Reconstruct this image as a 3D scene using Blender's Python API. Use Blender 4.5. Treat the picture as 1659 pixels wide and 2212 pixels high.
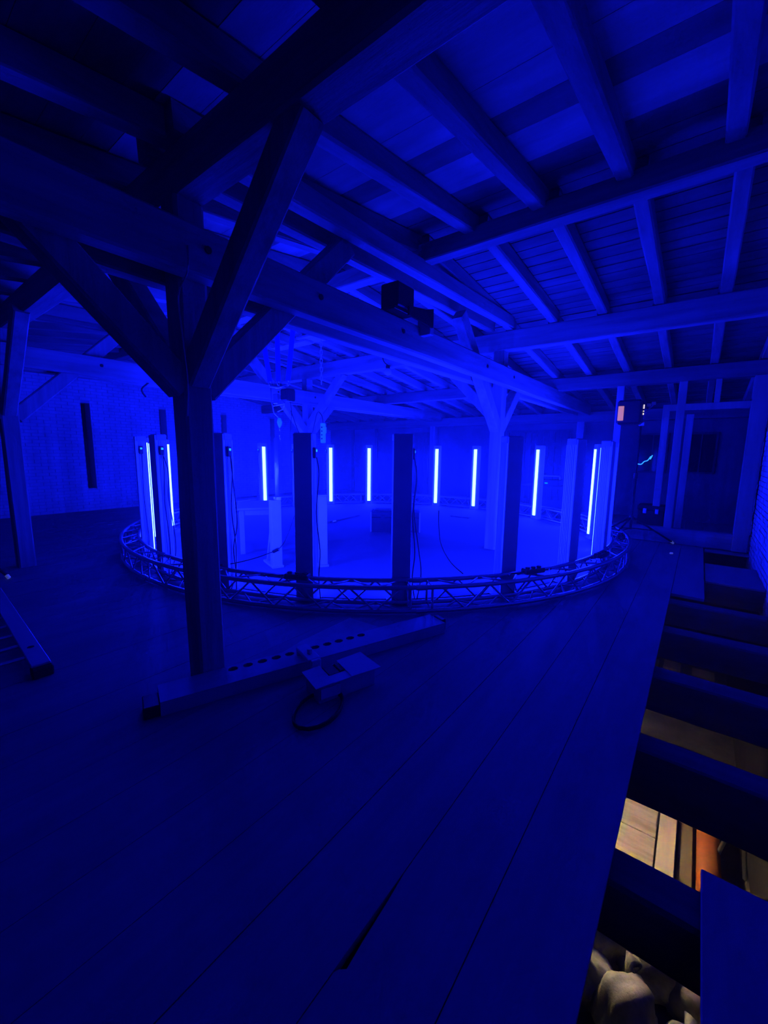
import bpy, bmesh, math, random
from mathutils import Vector, Matrix, Euler
random.seed(11)
for _o in list(bpy.data.objects):
    bpy.data.objects.remove(_o)
SC = bpy.context.scene
COL = SC.collection
R = math.radians

# ------------------------------------------------------------------ camera, world, exposure
# World axes: X runs along the floor planks, Y across them, Z up.  The viewer stands at the origin.
YAW, PITCH, ROLL, EYE, FPX = R(37.53), R(8.488), R(0.69), 1.6, 880.0
def camera():
    def ab(v):                      # viewer frame (right, forward, up) -> building frame
        x, y, z = v
        return Vector((x*math.sin(YAW)+y*math.cos(YAW), -x*math.cos(YAW)+y*math.sin(YAW), z))
    fwd = ab((0, math.cos(PITCH), -math.sin(PITCH)))
    up0 = ab((0, math.sin(PITCH), math.cos(PITCH)))
    rt0 = ab((1, 0, 0))
    rt = math.cos(ROLL)*rt0 + math.sin(ROLL)*up0
    up = -math.sin(ROLL)*rt0 + math.cos(ROLL)*up0
    cd = bpy.data.cameras.new('camera')
    cd.sensor_fit = 'VERTICAL'; cd.sensor_height = 36.0; cd.sensor_width = 27.0
    cd.lens = FPX/2212*36.0
    cd.clip_start = 0.02; cd.clip_end = 200
    co = bpy.data.objects.new('camera', cd)
    m = Matrix((rt, up, -fwd)).transposed().to_4x4()
    m.translation = Vector((0, 0, EYE))
    co.matrix_world = m
    COL.objects.link(co)
    SC.camera = co
camera()
w = bpy.data.worlds.new('night'); SC.world = w; w.use_nodes = True
w.node_tree.nodes['Background'].inputs[0].default_value = (0.0, 0.0, 0.002, 1)
w.node_tree.nodes['Background'].inputs[1].default_value = 0.0
# thin scattering volume added to imitate the lens bloom around the tubes
_v = w.node_tree.nodes.new('ShaderNodeVolumeScatter')
_v.inputs['Density'].default_value = 0.011; _v.inputs['Anisotropy'].default_value = 0.86
w.node_tree.links.new(_v.outputs[0], w.node_tree.nodes['World Output'].inputs['Volume'])
SC.view_settings.view_transform = 'Standard'
SC.view_settings.look = 'None'
SC.view_settings.gamma = 1.0
SC.view_settings.exposure = 0.0
SC.view_settings.use_curve_mapping = False
LED = (0.75, 2.0, 290.0)           # radiance of the light tubes: saturated blue, so strong that it clips to white
LED_GAIN = 1.2
SC.cycles.use_denoising = True; SC.cycles.use_light_tree = False
SC.cycles.max_bounces = 5; SC.cycles.volume_bounces = 0; SC.cycles.diffuse_bounces = 4; SC.cycles.glossy_bounces = 2; SC.cycles.transmission_bounces = 2
SC.cycles.use_adaptive_sampling = True; SC.cycles.adaptive_threshold = 0.06
SC.cycles.caustics_reflective = False; SC.cycles.caustics_refractive = False

# ------------------------------------------------------------------ materials
MATS = {}
def mat(name, c1, c2=None, rough=0.7, metal=0.0, scale=4.0, stretch=(1, 1, 1), bump=0.0, spec=0.3, emit=None, gain=1.0, detail=6):
    m = bpy.data.materials.new(name); m.use_nodes = True
    nt = m.node_tree; b = nt.nodes['Principled BSDF']
    b.inputs['Roughness'].default_value = rough
    b.inputs['Metallic'].default_value = metal
    b.inputs['Specular IOR Level'].default_value = spec
    if emit:
        b.inputs['Base Color'].default_value = (*c1, 1)
        b.inputs['Emission Color'].default_value = (*emit, 1)
        b.inputs['Emission Strength'].default_value = gain
    elif c2 is None:
        b.inputs['Base Color'].default_value = (*c1, 1)
    else:
        tc = nt.nodes.new('ShaderNodeTexCoord')
        mp = nt.nodes.new('ShaderNodeMapping'); mp.inputs['Scale'].default_value = stretch
        nz = nt.nodes.new('ShaderNodeTexNoise'); nz.inputs['Scale'].default_value = scale
        nz.inputs['Detail'].default_value = detail; nz.inputs['Roughness'].default_value = 0.65
        cr = nt.nodes.new('ShaderNodeValToRGB')
        cr.color_ramp.elements[0].position = 0.3; cr.color_ramp.elements[1].position = 0.72
        cr.color_ramp.elements[0].color = (*c1, 1); cr.color_ramp.elements[1].color = (*c2, 1)
        nt.links.new(tc.outputs['Object'], mp.inputs['Vector'])
        nt.links.new(mp.outputs[0], nz.inputs['Vector'])
        nt.links.new(nz.outputs['Fac'], cr.inputs['Fac'])
        nt.links.new(cr.outputs['Color'], b.inputs['Base Color'])
        if bump:
            bp = nt.nodes.new('ShaderNodeBump'); bp.inputs['Strength'].default_value = bump
            bp.inputs['Distance'].default_value = 0.02
            nt.links.new(nz.outputs['Fac'], bp.inputs['Height'])
            nt.links.new(bp.outputs[0], b.inputs['Normal'])
    MATS[name] = m
    return m
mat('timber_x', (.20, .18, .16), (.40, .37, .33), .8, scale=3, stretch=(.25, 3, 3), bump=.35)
mat('timber_y', (.20, .18, .16), (.40, .37, .33), .8, scale=3, stretch=(3, .25, 3), bump=.35)
mat('timber_z', (.20, .18, .16), (.40, .37, .33), .8, scale=3, stretch=(3, 3, .25), bump=.35)
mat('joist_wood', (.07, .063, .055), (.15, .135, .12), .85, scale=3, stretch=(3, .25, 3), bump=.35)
mat('timber_dimmed_x', (.11, .10, .09), (.24, .22, .195), .8, scale=3, stretch=(.25, 3, 3), bump=.35)  # same timber darkened in colour to tone down over-lit beams
mat('timber_dimmed_y', (.11, .10, .09), (.24, .22, .195), .8, scale=3, stretch=(3, .25, 3), bump=.35)  # cross-running copy, dimmed in colour for the far beams
mat('roof_wood', (.13, .12, .105), (.27, .25, .22), .85, scale=2.2, stretch=(2.5, .5, 1), bump=.3)
mat('roof_wood_pale', (.36, .33, .29), (.62, .58, .52), .85, scale=2.2, stretch=(2.5, .5, 1), bump=.3)
mat('floor_wood', (.25, .23, .21), (.33, .31, .29), .7, scale=2.0, stretch=(.3, 2.5, 1), bump=.12, spec=.25)
mat('new_pine', (.36, .32, .26), (.46, .42, .35), .65, scale=4, stretch=(3, 3, .3), bump=.1)
mat('vinyl', (.085, .085, .088), (.105, .105, .108), .85, scale=.6, spec=.1)
mat('brick', (.52, .50, .48), (.70, .68, .66), .85, scale=5, bump=.25)
mat('mortar', (.38, .37, .35), (.48, .46, .44), .9, scale=8, bump=.3)
mat('plaster', (.10, .097, .093), (.17, .165, .16), .9, scale=1.3, bump=.2)
mat('aluminium', (.62, .62, .63), None, .38, .85)
mat('truss_aluminium', (.42, .42, .44), None, .33, .9)
mat('profile_aluminium', (.55, .55, .56), None, .5, .3)
mat('black_panel', (.34, .34, .35), (.42, .42, .43), .6, scale=3)
mat('rail_steel', (.30, .30, .31), (.38, .38, .39), .55, scale=6)
mat('column_back', (.58, .58, .60), (.68, .68, .70), .6, scale=3)
mat('black_plastic', (.012, .012, .014), None, .5)
mat('rubber', (.015, .015, .015), None, .85)
mat('cable_black', (.02, .02, .022), None, .6)
mat('dark_case', (.02, .02, .022), (.035, .035, .038), .8, scale=5, spec=.1)
mat('paint_white', (.30, .30, .30), (.36, .36, .36), .6, scale=3)
mat('white_tip', (.8, .85, .8), None, .4, emit=(.55, .75, .7), gain=.05)
mat('strap_blue', (.02, .05, .55), (.03, .07, .65), .7, scale=20)
mat('steel', (.55, .55, .57), None, .3, .9)
mat('dark_void', (.01, .01, .012), None, .95, spec=.05)
mat('shutter_wood', (.05, .046, .042), (.11, .10, .09), .8, scale=3, stretch=(3, 3, .3), bump=.2)
mat('window_glass', (.02, .02, .025), None, .08, spec=.5)
mat('cardboard', (.35, .34, .32), (.48, .47, .45), .8, scale=6)
mat('paper', (.5, .5, .52), None, .6)
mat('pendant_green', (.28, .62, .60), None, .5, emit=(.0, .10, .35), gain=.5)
mat('led_tube', (.8, .8, .8), None, .4, emit=LED, gain=LED_GAIN)
mat('spot_cyan', (.1, .5, .6), None, .4, emit=(.02, .55, 2.2), gain=1.0)
mat('led_green', (.1, .5, .4), None, .4, emit=(.0, .40, .55), gain=1.0)
mat('reflection_glow', (.3, .6, .9), None, .4, emit=(.05, .55, 3.0), gain=1.0)  # emission in place of tube light mirrored by the window
mat('gel_amber', (.75, .30, .06), None, .6, emit=(.55, .22, .12), gain=.85)
mat('glint', (.9, .9, .85), None, .3, emit=(1.0, .85, .7), gain=1.0)
mat('warm_bulb', (.9, .85, .7), None, .4, emit=(1.0, .80, .40), gain=1800.0)
mat('plywood', (.34, .28, .15), (.72, .64, .40), .75, scale=3, stretch=(4, .7, 1), bump=.15)
mat('pale_board', (.78, .72, .42), None, .7)
mat('brown_card', (.30, .24, .13), None, .8)
mat('orange_plastic', (.62, .20, .04), None, .5)
mat('sack', (.24, .23, .18), (.60, .58, .46), .32, scale=7, bump=.9, spec=.6)
mat('dark_stone', (.022, .018, .022), (.05, .042, .05), .9, scale=3, bump=.3)
mat('stone_floor', (.10, .09, .08), (.22, .20, .17), .9, scale=3, bump=.3)

# ------------------------------------------------------------------ mesh helpers
class MB:
    def __init__(s):
        s.v = []; s.f = []
    def add(s, vs, fs):
        o = len(s.v); s.v += [tuple(v) for v in vs]; s.f += [tuple(i+o for i in f) for f in fs]; return s
    def box(s, x0, x1, y0, y1, z0, z1):
        return s.add([(x0,y0,z0),(x1,y0,z0),(x1,y1,z0),(x0,y1,z0),(x0,y0,z1),(x1,y0,z1),(x1,y1,z1),(x0,y1,z1)],
                     [(0,3,2,1),(4,5,6,7),(0,1,5,4),(1,2,6,5),(2,3,7,6),(3,0,4,7)])
    def cbox(s, x0, x1, y0, y1, z0, z1, c=.01):          # box with chamfered vertical and horizontal edges
        bm = bmesh.new()
        bmesh.ops.create_cube(bm, size=1)
        for v in bm.verts:
            v.co = Vector(((x0+x1)/2+v.co.x*(x1-x0), (y0+y1)/2+v.co.y*(y1-y0), (z0+z1)/2+v.co.z*(z1-z0)))
        bmesh.ops.bevel(bm, geom=list(bm.edges), offset=c, segments=1, affect='EDGES')
        bm.verts.ensure_lookup_table()
        s.add([v.co[:] for v in bm.verts], [[v.index for v in f.verts] for f in bm.faces]); bm.free(); return s
    def prism(s, poly, z0, z1):
        n = len(poly)
        return s.add([(x,y,z0) for x,y in poly]+[(x,y,z1) for x,y in poly],
                     [tuple(range(n-1,-1,-1)), tuple(range(n,2*n))]+[(i,(i+1)%n,(i+1)%n+n,i+n) for i in range(n)])
    def loft(s, rings, cap=True):
        n = len(rings[0]); vs = [p for r in rings for p in r]; fs = []
        for k in range(len(rings)-1):
            for i in range(n):
                fs.append((k*n+i, k*n+(i+1)%n, (k+1)*n+(i+1)%n, (k+1)*n+i))
        if cap:
            fs.append(tuple(range(n-1,-1,-1))); fs.append(tuple((len(rings)-1)*n+i for i in range(n)))
        return s.add(vs, fs)
    def beam(s, p0, p1, wd, ht, up=(0,0,1), ch=.012, jit=.004, n=None):
        """A hewn timber between two points: chamfered section, slightly uneven along its length."""
        p0, p1 = Vector(p0), Vector(p1); d = p1-p0; L = d.length; d.normalize()
        sd = d.cross(Vector(up)).normalized(); tp = sd.cross(d).normalized()
        if n is None: n = max(1, min(14, int(L/.7)))
        x, z = wd/2, ht/2; c = min(ch, x*.4, z*.4)
        sec = [(-x+c,-z),(x-c,-z),(x,-z+c),(x,z-c),(x-c,z),(-x+c,z),(-x,z-c),(-x,-z+c)]
        rings = []
        for k in range(n+1):
            q = p0+d*(L*k/n); r = []
            for a, b in sec:
                r.append(q+sd*(a+random.uniform(-jit,jit))+tp*(b+random.uniform(-jit,jit)))
            rings.append([tuple(v) for v in r])
        return s.loft(rings)
    def tube(s, pts, r, n=8, closed=False):
        pts = [Vector(p) for p in pts]; rings = []; m = len(pts); last = None
        for k, p in enumerate(pts):
            a = pts[(k-1) % m] if (closed or k > 0) else pts[0]
            b = pts[(k+1) % m] if (closed or k < m-1) else pts[-1]
            d = (b-a).normalized()
            ref = Vector((0,0,1)) if abs(d.z) < .9 else Vector((1,0,0))
            if last is not None: ref = last
            u = (ref-d*ref.dot(d)).normalized(); last = u; w_ = d.cross(u)
            rr = r[k] if isinstance(r, (list, tuple)) else r
            rings.append([tuple(p+u*(rr*math.cos(2*math.pi*i/n))+w_*(rr*math.sin(2*math.pi*i/n))) for i in range(n)])
        if closed: rings.append(rings[0])
        return s.loft(rings, cap=not closed)
    def cyl(s, p0, p1, r, n=12, r1=None):
        return s.tube([p0, p1], [r, r if r1 is None else r1], n)
    def build(s, name, m, parent=None, loc=None, rot=None, smooth=False):
        me = bpy.data.meshes.new(name); me.from_pydata(s.v, [], s.f)
        bm = bmesh.new(); bm.from_mesh(me); bmesh.ops.recalc_face_normals(bm, faces=bm.faces); bm.to_mesh(me); bm.free()
        me.materials.append(MATS[m]); me.update()
        if smooth:
            for p in me.polygons: p.use_smooth = True
        return put(name, me, parent, loc, rot)
def put(name, me, parent=None, loc=None, rot=None):
    o = bpy.data.objects.new(name, me); COL.objects.link(o)
    if parent: o.parent = parent
    if loc: o.location = loc
    if rot: o.rotation_euler = rot
    return o
def empty(name, loc=(0,0,0), rz=0.0):
    o = bpy.data.objects.new(name, None); COL.objects.link(o)
    o.location = loc; o.rotation_euler = (0,0,rz); o.empty_display_size = .1; return o
def tag(o, label=None, cat=None, group=None, kind=None):
    if label: o['label'] = label
    if cat: o['category'] = cat
    if group: o['group'] = group
    if kind: o['kind'] = kind
    elif cat: o['kind'] = 'thing'
    return o
def copy_tree(o, parent=None):
    c = o.copy(); COL.objects.link(c); c.parent = parent
    for ch in list(o.children): copy_tree(ch, c)
    return c
def spline(pts, n=8):
    """Catmull-Rom through points, for cables."""
    P = [Vector(p) for p in pts]; P = [P[0]]+P+[P[-1]]; out = []
    for i in range(1, len(P)-2):
        for k in range(n):
            t = k/n; a, b, c, d = P[i-1], P[i], P[i+1], P[i+2]
            out.append(.5*((2*b)+(-a+c)*t+(2*a-5*b+4*c-d)*t*t+(-a+3*b-3*c+d)*t*t*t))
    out.append(P[-2]); return out

# ------------------------------------------------------------------ the shell
A0, A1, B0, B1 = -4.4, 12.3, -0.8, 12.3          # inner faces of the four walls
ZL = -2.6                                          # floor of the storey below
# roof profile: underside of the rafters
def zraf(a):
    if a <= 3.87: return 3.65-.137*(3.87-a)
    if a <= 6.4: return 3.65-.083*(a-3.87)
    return 3.44-.128*(a-6.4)
RH = .16
# floor of long planks (each its own piece), open along the right wall
floor = empty('floor'); tag(floor, kind='structure')
edges = [.12, .436, .745]
while edges[-1] < B1-.05: edges.append(min(B1, edges[-1]+random.choice((.30, .31, .32, .315))))
for i in range(len(edges)-1):
    gp = .002 if i < 4 else .0012
    y0, y1 = edges[i]+gp, edges[i+1]-gp
    z = random.uniform(-.0015, 0)
    mb = MB()
    if i == 1:      # worn notch along the joint near the viewer
        mb.prism([(A0,y0),(A1,y0),(A1,y1),(1.12,y1),(1.0,y1-.010),(.86,y1-.018),(.77,y1-.026),(.755,y1-.008),(.74,y1),(A0,y1)], z-.032, z)
    else:
        mb.box(A0, A1, y0, y1, z-.032, z)
    mb.build('plank', 'floor_wood', floor)
MB().box(5.68, A1, -.19, .116, -.034, -.001).build('plank', 'floor_wood', floor)
MB().box(A0, A1, .16, B1, -.05, -.036).build('subfloor', 'dark_void', floor)
MB().box(9.12, A1, B0, -.194, -.034, -.002).build('plank', 'floor_wood', floor)
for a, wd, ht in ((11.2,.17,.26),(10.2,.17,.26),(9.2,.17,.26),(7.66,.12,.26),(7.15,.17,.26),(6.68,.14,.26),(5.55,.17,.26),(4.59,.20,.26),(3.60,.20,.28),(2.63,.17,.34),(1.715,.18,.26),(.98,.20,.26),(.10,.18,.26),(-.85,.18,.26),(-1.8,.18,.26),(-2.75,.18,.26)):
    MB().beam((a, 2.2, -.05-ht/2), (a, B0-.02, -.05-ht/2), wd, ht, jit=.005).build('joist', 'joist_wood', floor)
# storey below
lowf = MB().box(A0, 13, B0, 7, ZL-.1, ZL).build('floor_below', 'stone_floor'); tag(lowf, kind='structure')
o = MB().box(12.6, 12.8, B0, 7, ZL, -.31).build('wall_below_back', 'plaster'); tag(o, kind='structure')
o = MB().box(A0, 13, 6.8, 7, ZL, -.31).build('wall_below_left', 'plaster'); tag(o, kind='structure')
o = MB().box(A0-.2, A0, B0, 7, ZL, -.31).build('wall_below_front', 'plaster'); tag(o, kind='structure')
# brick walls: a mortar core and real courses of bricks standing proud of it
def brick_face(axis, face, u0, u1, z0, z1, inward, holes=(), bl=.25, bh=.077):
    """Courses of bricks on a wall plane; axis 'x' means the wall runs along X at Y=face."""
    mb = MB(); row = 0; z = z0
    while z < z1:
        u = u0-(bl/2 if row % 2 else 0)
        while u < u1:
            a, b = max(u0, u+.006), min(u1, u+bl-.006)
            u += bl
            zt = min(z1, z+bh-.012)
            if b-a < .04: continue
            if any(h0 < b and a < h1 and g0 < zt and z < g1 for h0, h1, g0, g1 in holes):
                for h0, h1, g0, g1 in holes:
                    if h0 < b and a < h1 and g0 < zt and z < g1:
                        if (a+b)/2 < (h0+h1)/2: b = min(b, h0-.003)
                        else: a = max(a, h1+.003)
                if b-a < .03: continue
            p = random.uniform(.004, .016)
            f0, f1 = (face-.002, face+p) if inward > 0 else (face-p, face+.002)
            if axis == 'x': mb.box(a, b, f0, f1, z, zt)
            else: mb.box(f0, f1, a, b, z, zt)
        z += bh; row += 1
    return mb
SLITS = [(x-.095, x+.095, .57, 2.70) for x in (-3.7, -1.85, 0.0, 1.85, 3.71, 5.57, 7.47, 9.36, 11.25)]
wl = MB(); xs = [A0]+[v for s_ in SLITS for v in s_[:2]]+[A1+.3]
for i in range(0, len(xs), 2): wl.box(xs[i], xs[i+1], B1, B1+.4, -.05, 3.9)
for s_ in SLITS:
    wl.box(s_[0], s_[1], B1, B1+.4, -.05, s_[2]); wl.box(s_[0], s_[1], B1, B1+.4, s_[3], 3.9)
wall_left = tag(wl.build('wall_left', 'mortar'), kind='structure')
bf = brick_face('x', B1, A0, A1, 0, 3.75, -1, SLITS).build('brick_courses', 'brick', wall_left); bf['kind'] = 'stuff'
for s_ in SLITS: MB().box(s_[0]-.02, s_[1]+.02, B1+.36, B1+.42, s_[2]-.02, s_[3]+.02).build('slit_shutter', 'dark_void', wall_left)
o = MB().box(A0, A1+.3, B0-.4, B0, ZL, -.42).build('wall_below_right', 'dark_stone'); tag(o, kind='structure')
wall_right = tag(MB().box(A0, A1+.3, B0-.4, B0, -.419, 3.9).build('wall_right', 'mortar'), kind='structure')
bf = brick_face('x', B0, 2.0, A1, -.4, 3.7, 1).build('brick_courses', 'brick', wall_right); bf['kind'] = 'stuff'
wall_back = tag(MB().box(A1, A1+.3, B0, B1, -.05, 3.3).build('wall_back', 'plaster'), kind='structure')
wall_front = tag(MB().box(A0-.3, A0, B0, B1, -.05, 3.3).build('wall_front', 'plaster'), kind='structure')

# ceiling: rafters and boards
ceiling = empty('ceiling'); tag(ceiling, kind='structure')
k = 0; b = -.66
while b < B1:
    for (x0, x1, db) in ((A0, 3.86, .05), (3.88, 6.43, -.02), (6.37, A1, 0.0)):
        e = 1e-4
        z0, z1 = (zraf(x0), zraf(x1-e)) if x0 < 3.8 else ((zraf(x0+e), zraf(x1)) if x1 > 7 else (zraf(x0+e), 3.44-.003))
        MB().beam((x0, b+db, z0+RH/2), (x1, b+db, z1+RH/2), .115, RH, jit=.005).build('rafter', 'timber_x', ceiling)
    b += .635
brk = [(A0, 0)]
while brk[-1][0] < 1.0: brk.append((brk[-1][0]+random.uniform(.19, .27), 0))
brk = [q for q in brk if q[0] < 1.05]+[(1.2, 1), (1.42, 1), (1.66, 1), (1.88, 1), (2.10, 1), (2.36, 1), (2.65, 0), (2.90, 1), (3.11, 1), (3.31, 0), (3.58, 0), (3.87, 0)]
while brk[-1][0] < A1: brk.append((min(A1, brk[-1][0]+random.uniform(.17, .23)), 0))
for (x, pale), (x2, _) in zip(brk[:-1], brk[1:]):
    tl = (0, .004) if x < 3.87 else (.006, .016)
    za, zb = zraf(x+1e-4)+RH+random.uniform(0, .006), zraf(x2-1e-4)+RH+random.uniform(*tl)
    t = .024
    e = .0015 if x < 3.87 else .003
    mb = MB().add([(x+e,B0-.1,za),(x2-e,B0-.1,zb),(x2-e,B1+.1,zb),(x+e,B1+.1,za),(x+e,B0-.1,za+t),(x2-e,B0-.1,zb+t),(x2-e,B1+.1,zb+t),(x+e,B1+.1,za+t)],
             [(0,3,2,1),(4,5,6,7),(0,1,5,4),(1,2,6,5),(2,3,7,6),(3,0,4,7)])
    mb.build('roof_board', 'roof_wood_pale' if pale else 'roof_wood', ceiling)
for xa, xb in ((A0-.3, 3.87), (3.87, 6.4), (6.4, A1+.3)):
    za, zb = zraf(xa+1e-4)+RH+.045, zraf(xb-1e-4)+RH+.045
    MB().add([(xa,B0-.4,za),(xb,B0-.4,zb),(xb,B1+.4,zb),(xa,B1+.4,za),(xa,B0-.4,za+.05),(xb,B0-.4,zb+.05),(xb,B1+.4,zb+.05),(xa,B1+.4,za+.05)],
             [(0,3,2,1),(4,5,6,7),(0,1,5,4),(1,2,6,5),(2,3,7,6),(3,0,4,7)]).build('roof_deck', 'dark_void', ceiling)

# ------------------------------------------------------------------ timber frame
ROWS = (2.64, 7.12)
def post(a, b, ztop, label, bsides=(-1, 1)):
    t = empty('timber_post', (a, b, 0)); tag(t, label, 'post', 'braced timber posts')
    s = MB().beam((0,0,0), (0,0,ztop), .18, .18, up=(1,0,0), ch=.015, jit=.004, n=6).build('shaft', 'timber_z', t)
    for sg in (-1, 1):
        # long struts between the paired tie beams, up to the collar level towards the middle bay
        inner = (sg > 0) == (a < 3.87)
        L = 1.37 if inner else .84
        MB().beam((sg*.06, 0, 1.98), (sg*(.06+L), 0, 1.98+L), .15, .17, up=(0,0,1), jit=.003).build('brace', 'timber_z', t)
        if sg not in bsides: continue
        # braces along the purlin
        L = 1.06
        MB().beam((0, sg*.05, ztop-1.02), (0, sg*(.05+L), ztop+.03), .14, .16, up=(0,0,1), jit=.003).build('brace', 'timber_z', t)
    return t
post(1.39, ROWS[0], 3.06, 'dark timber post with braces nearest the viewer, in front of the light ring')
post(6.40, ROWS[0], 3.16, 'bright blue lit timber post with braces at the right inside of the ring', (1,))
post(1.30, ROWS[1], 3.06, 'timber post at the left edge in front of the brick wall')
post(6.40, ROWS[1], 3.16, 'timber post behind the hanging rig near the left of the ring')
for bb, txt in ((ROWS[0], 'right'), (7.25, 'left')):
    t = MB().beam((12.15, bb, 0), (12.15, bb, 2.45), .19, .19, up=(1,0,0), n=4).build('wall_post', 'timber_z')
    tag(t, 'timber post against the dark back wall, %s of the pair' % txt, 'post', 'back wall posts')
for bb, side in ((ROWS[0], 'over the nearest post'), (ROWS[1], 'along the left post row')):
    for off, nm in ((-.155, 'nearer'), (.155, 'farther')):
        z0, z1 = 2.605, 2.875
        t = MB().beam((A0, bb+off, (z0+z1)/2), (12.05, bb+off, (z0+z1)/2), .125, z1-z0, jit=.005, n=14).build('tie_beam', 'timber_x')
        tag(t, 'long horizontal tie beam %s, the %s of its pair' % (side, nm), 'beam', 'paired tie beams')
        for a_ in (1.39, 2.3, 3.4, 5.4, 6.4):
            s_ = -1 if off < 0 else 1
            yy = bb+off+s_*.064
            MB().cyl((a_+.03, yy-s_*.02, 2.76), (a_+.03, yy+s_*.006, 2.76), .022, 8).build('bolt_head', 'rubber', t)
        t = MB().beam((1.25, bb+off, 3.375), (6.33, bb+off, 3.545), .125, .165, jit=.004).build('collar_beam', 'timber_x' if bb < 5 else 'timber_dimmed_x')
        tag(t, 'short upper collar beam %s, the %s of its pair' % (side, nm), 'beam', 'paired collar beams')
def purlin(a, z0, z1, wd, label, y0=B0, y1=B1):
    t = MB().beam((a, y0, (z0+z1)/2), (a, y1, (z0+z1)/2), wd, z1-z0, jit=.006, n=14).build('purlin', 'timber_dimmed_y' if a > 8 else 'timber_y')
    tag(t, label, 'beam', 'roof purlins')
purlin(1.39, 3.055, 3.305, .18, 'massive dark purlin crossing the top left above the nearest post')
purlin(3.85, 3.52, 3.69, .16, 'ridge purlin with a thin lit edge across the upper right ceiling')
purlin(6.40, 3.155, 3.435, .18, 'lit purlin running right from the bright post')
purlin(9.00, 2.855, 3.10, .17, 'lower purlin above the stud frame and work lamp')
purlin(-1.2, 2.60, 2.93, .18, 'purlin overhead behind the viewer')
purlin(12.15, 2.43, 2.70, .19, 'wall plate beam along the dark back wall')

# stud partition on the right
sp = empty('stud_partition', (9.0, .3, 0)); tag(sp, 'open timber stud frame with a doorway beside the right brick wall', 'stud frame')
def stud(b, z0, z1, wd=.12, nm='stud'):
    MB().beam((0, b-.3, z0), (0, b-.3, z1), wd, wd, up=(1,0,0), ch=.005, jit=.002, n=3).build(nm, 'new_pine', sp)
MB().beam((0, 1.35-.3, .14), (0, B0+.02-.3, .14), .16, .28, jit=.004).build('sill', 'timber_y', sp)
stud(1.31, 0, 2.86); stud(.36, .28, 2.86); stud(.565, .66, 2.42, .11, 'door_jamb')
stud(-.66, .0, 2.86, .20, 'corner_post')
MB().beam((0, .62-.3, 2.42), (0, -.6-.3, 2.42), .11, .11, ch=.005, jit=.002).build('header', 'new_pine', sp)
MB().beam((0, -.12-.3, 2.47), (0, -.12-.3, 2.86), .08, .08, up=(1,0,0), ch=.005, jit=.002, n=1).build('cripple_stud', 'new_pine', sp)
t = MB().beam((11.0, .26, 0), (11.0, .26, 2.45), .13, .10, up=(1,0,0), ch=.006, jit=.003, n=3).build('timber_batten', 'new_pine')
tag(t, 'pale upright batten standing behind the stud frame doorway', 'batten')

# back wall doors and windows
def plank_door(idx, y0, y1, z0, z1, n):
    d = empty('door_%d' % idx, (A1, (y0+y1)/2, z0)); tag(d, kind='structure')
    hw = (y1-y0)/2; h = z1-z0
    f = MB(); f.box(-.06, .0, -hw-.06, -hw, 0, h+.06).box(-.06, 0, hw, hw+.06, 0, h+.06).box(-.06, 0, -hw, hw, h, h+.06)
    f.build('door_frame', 'shutter_wood', d)
    for i in range(n):
        a = -hw+2*hw*i/n; MB().box(-.035-random.uniform(0,.006), -.002, a+.004, a+2*hw/n-.004, .01, h).build('door_board', 'shutter_wood', d)
    for zz in (.35, h-.4): MB().box(-.058, -.04, -hw+.05, hw-.05, zz, zz+.1).build('batten', 'shutter_wood', d)
    MB().box(-.09, -.04, hw-.14, hw-.11, h*.48, h*.48+.14).build('handle', 'steel', d)
plank_door(1, 7.38, 8.12, 0, 2.2, 5)
plank_door(2, 2.98, 4.66, 0.25, 2.2, 10)
def window(idx, y0, y1, z0, z1):
    d = empty('window_%d' % idx, (A1, (y0+y1)/2, z0)); tag(d, kind='structure')
    hw = (y1-y0)/2; h = z1-z0
    f = MB(); f.box(-.05, 0, -hw-.04, -hw, -.04, h+.04).box(-.05, 0, hw, hw+.04, -.04, h+.04).box(-.05, 0, -hw, hw, h, h+.04).box(-.05, 0, -hw, hw, -.04, 0)
    f.build('window_frame', 'shutter_wood', d)
    for s_ in (0, 1):
        MB().box(-.015, -.005, -hw if s_ == 0 else .012, -.012 if s_ == 0 else hw, 0, h).build('pane', 'window_glass', d)
    MB().box(-.03, -.002, -.012, .012, 0, h).build('mullion', 'shutter_wood', d)
window(1, .70, 1.26, 1.18, 2.08); window(2, -.24, .28, 1.2, 2.08)
for i, y in enumerate((9.82, 11.02)):
    t = MB().box(A1-.06, A1, y-.06, y+.06, 0, 2.43).build('trim_%d' % (i+1), 'shutter_wood'); tag(t, kind='structure')

# ------------------------------------------------------------------ the light ring
CX, CY = 6.51, 5.158
def ring(theta, r, z=0.0):           # theta: degrees clockwise from the viewer's heading
    p = YAW-R(theta)
    return Vector((CX+r*math.cos(p), CY+r*math.sin(p), z))
df = MB(); n = 96
df.prism([(4.06*math.cos(2*math.pi*i/n), 4.06*math.sin(2*math.pi*i/n)) for i in range(n)], 0.001, .010)
df = df.build('dance_floor', 'vinyl', None, (CX, CY, 0)); tag(df, 'brightly lit round dance floor mat inside the ring of light columns', 'floor mat')

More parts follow.
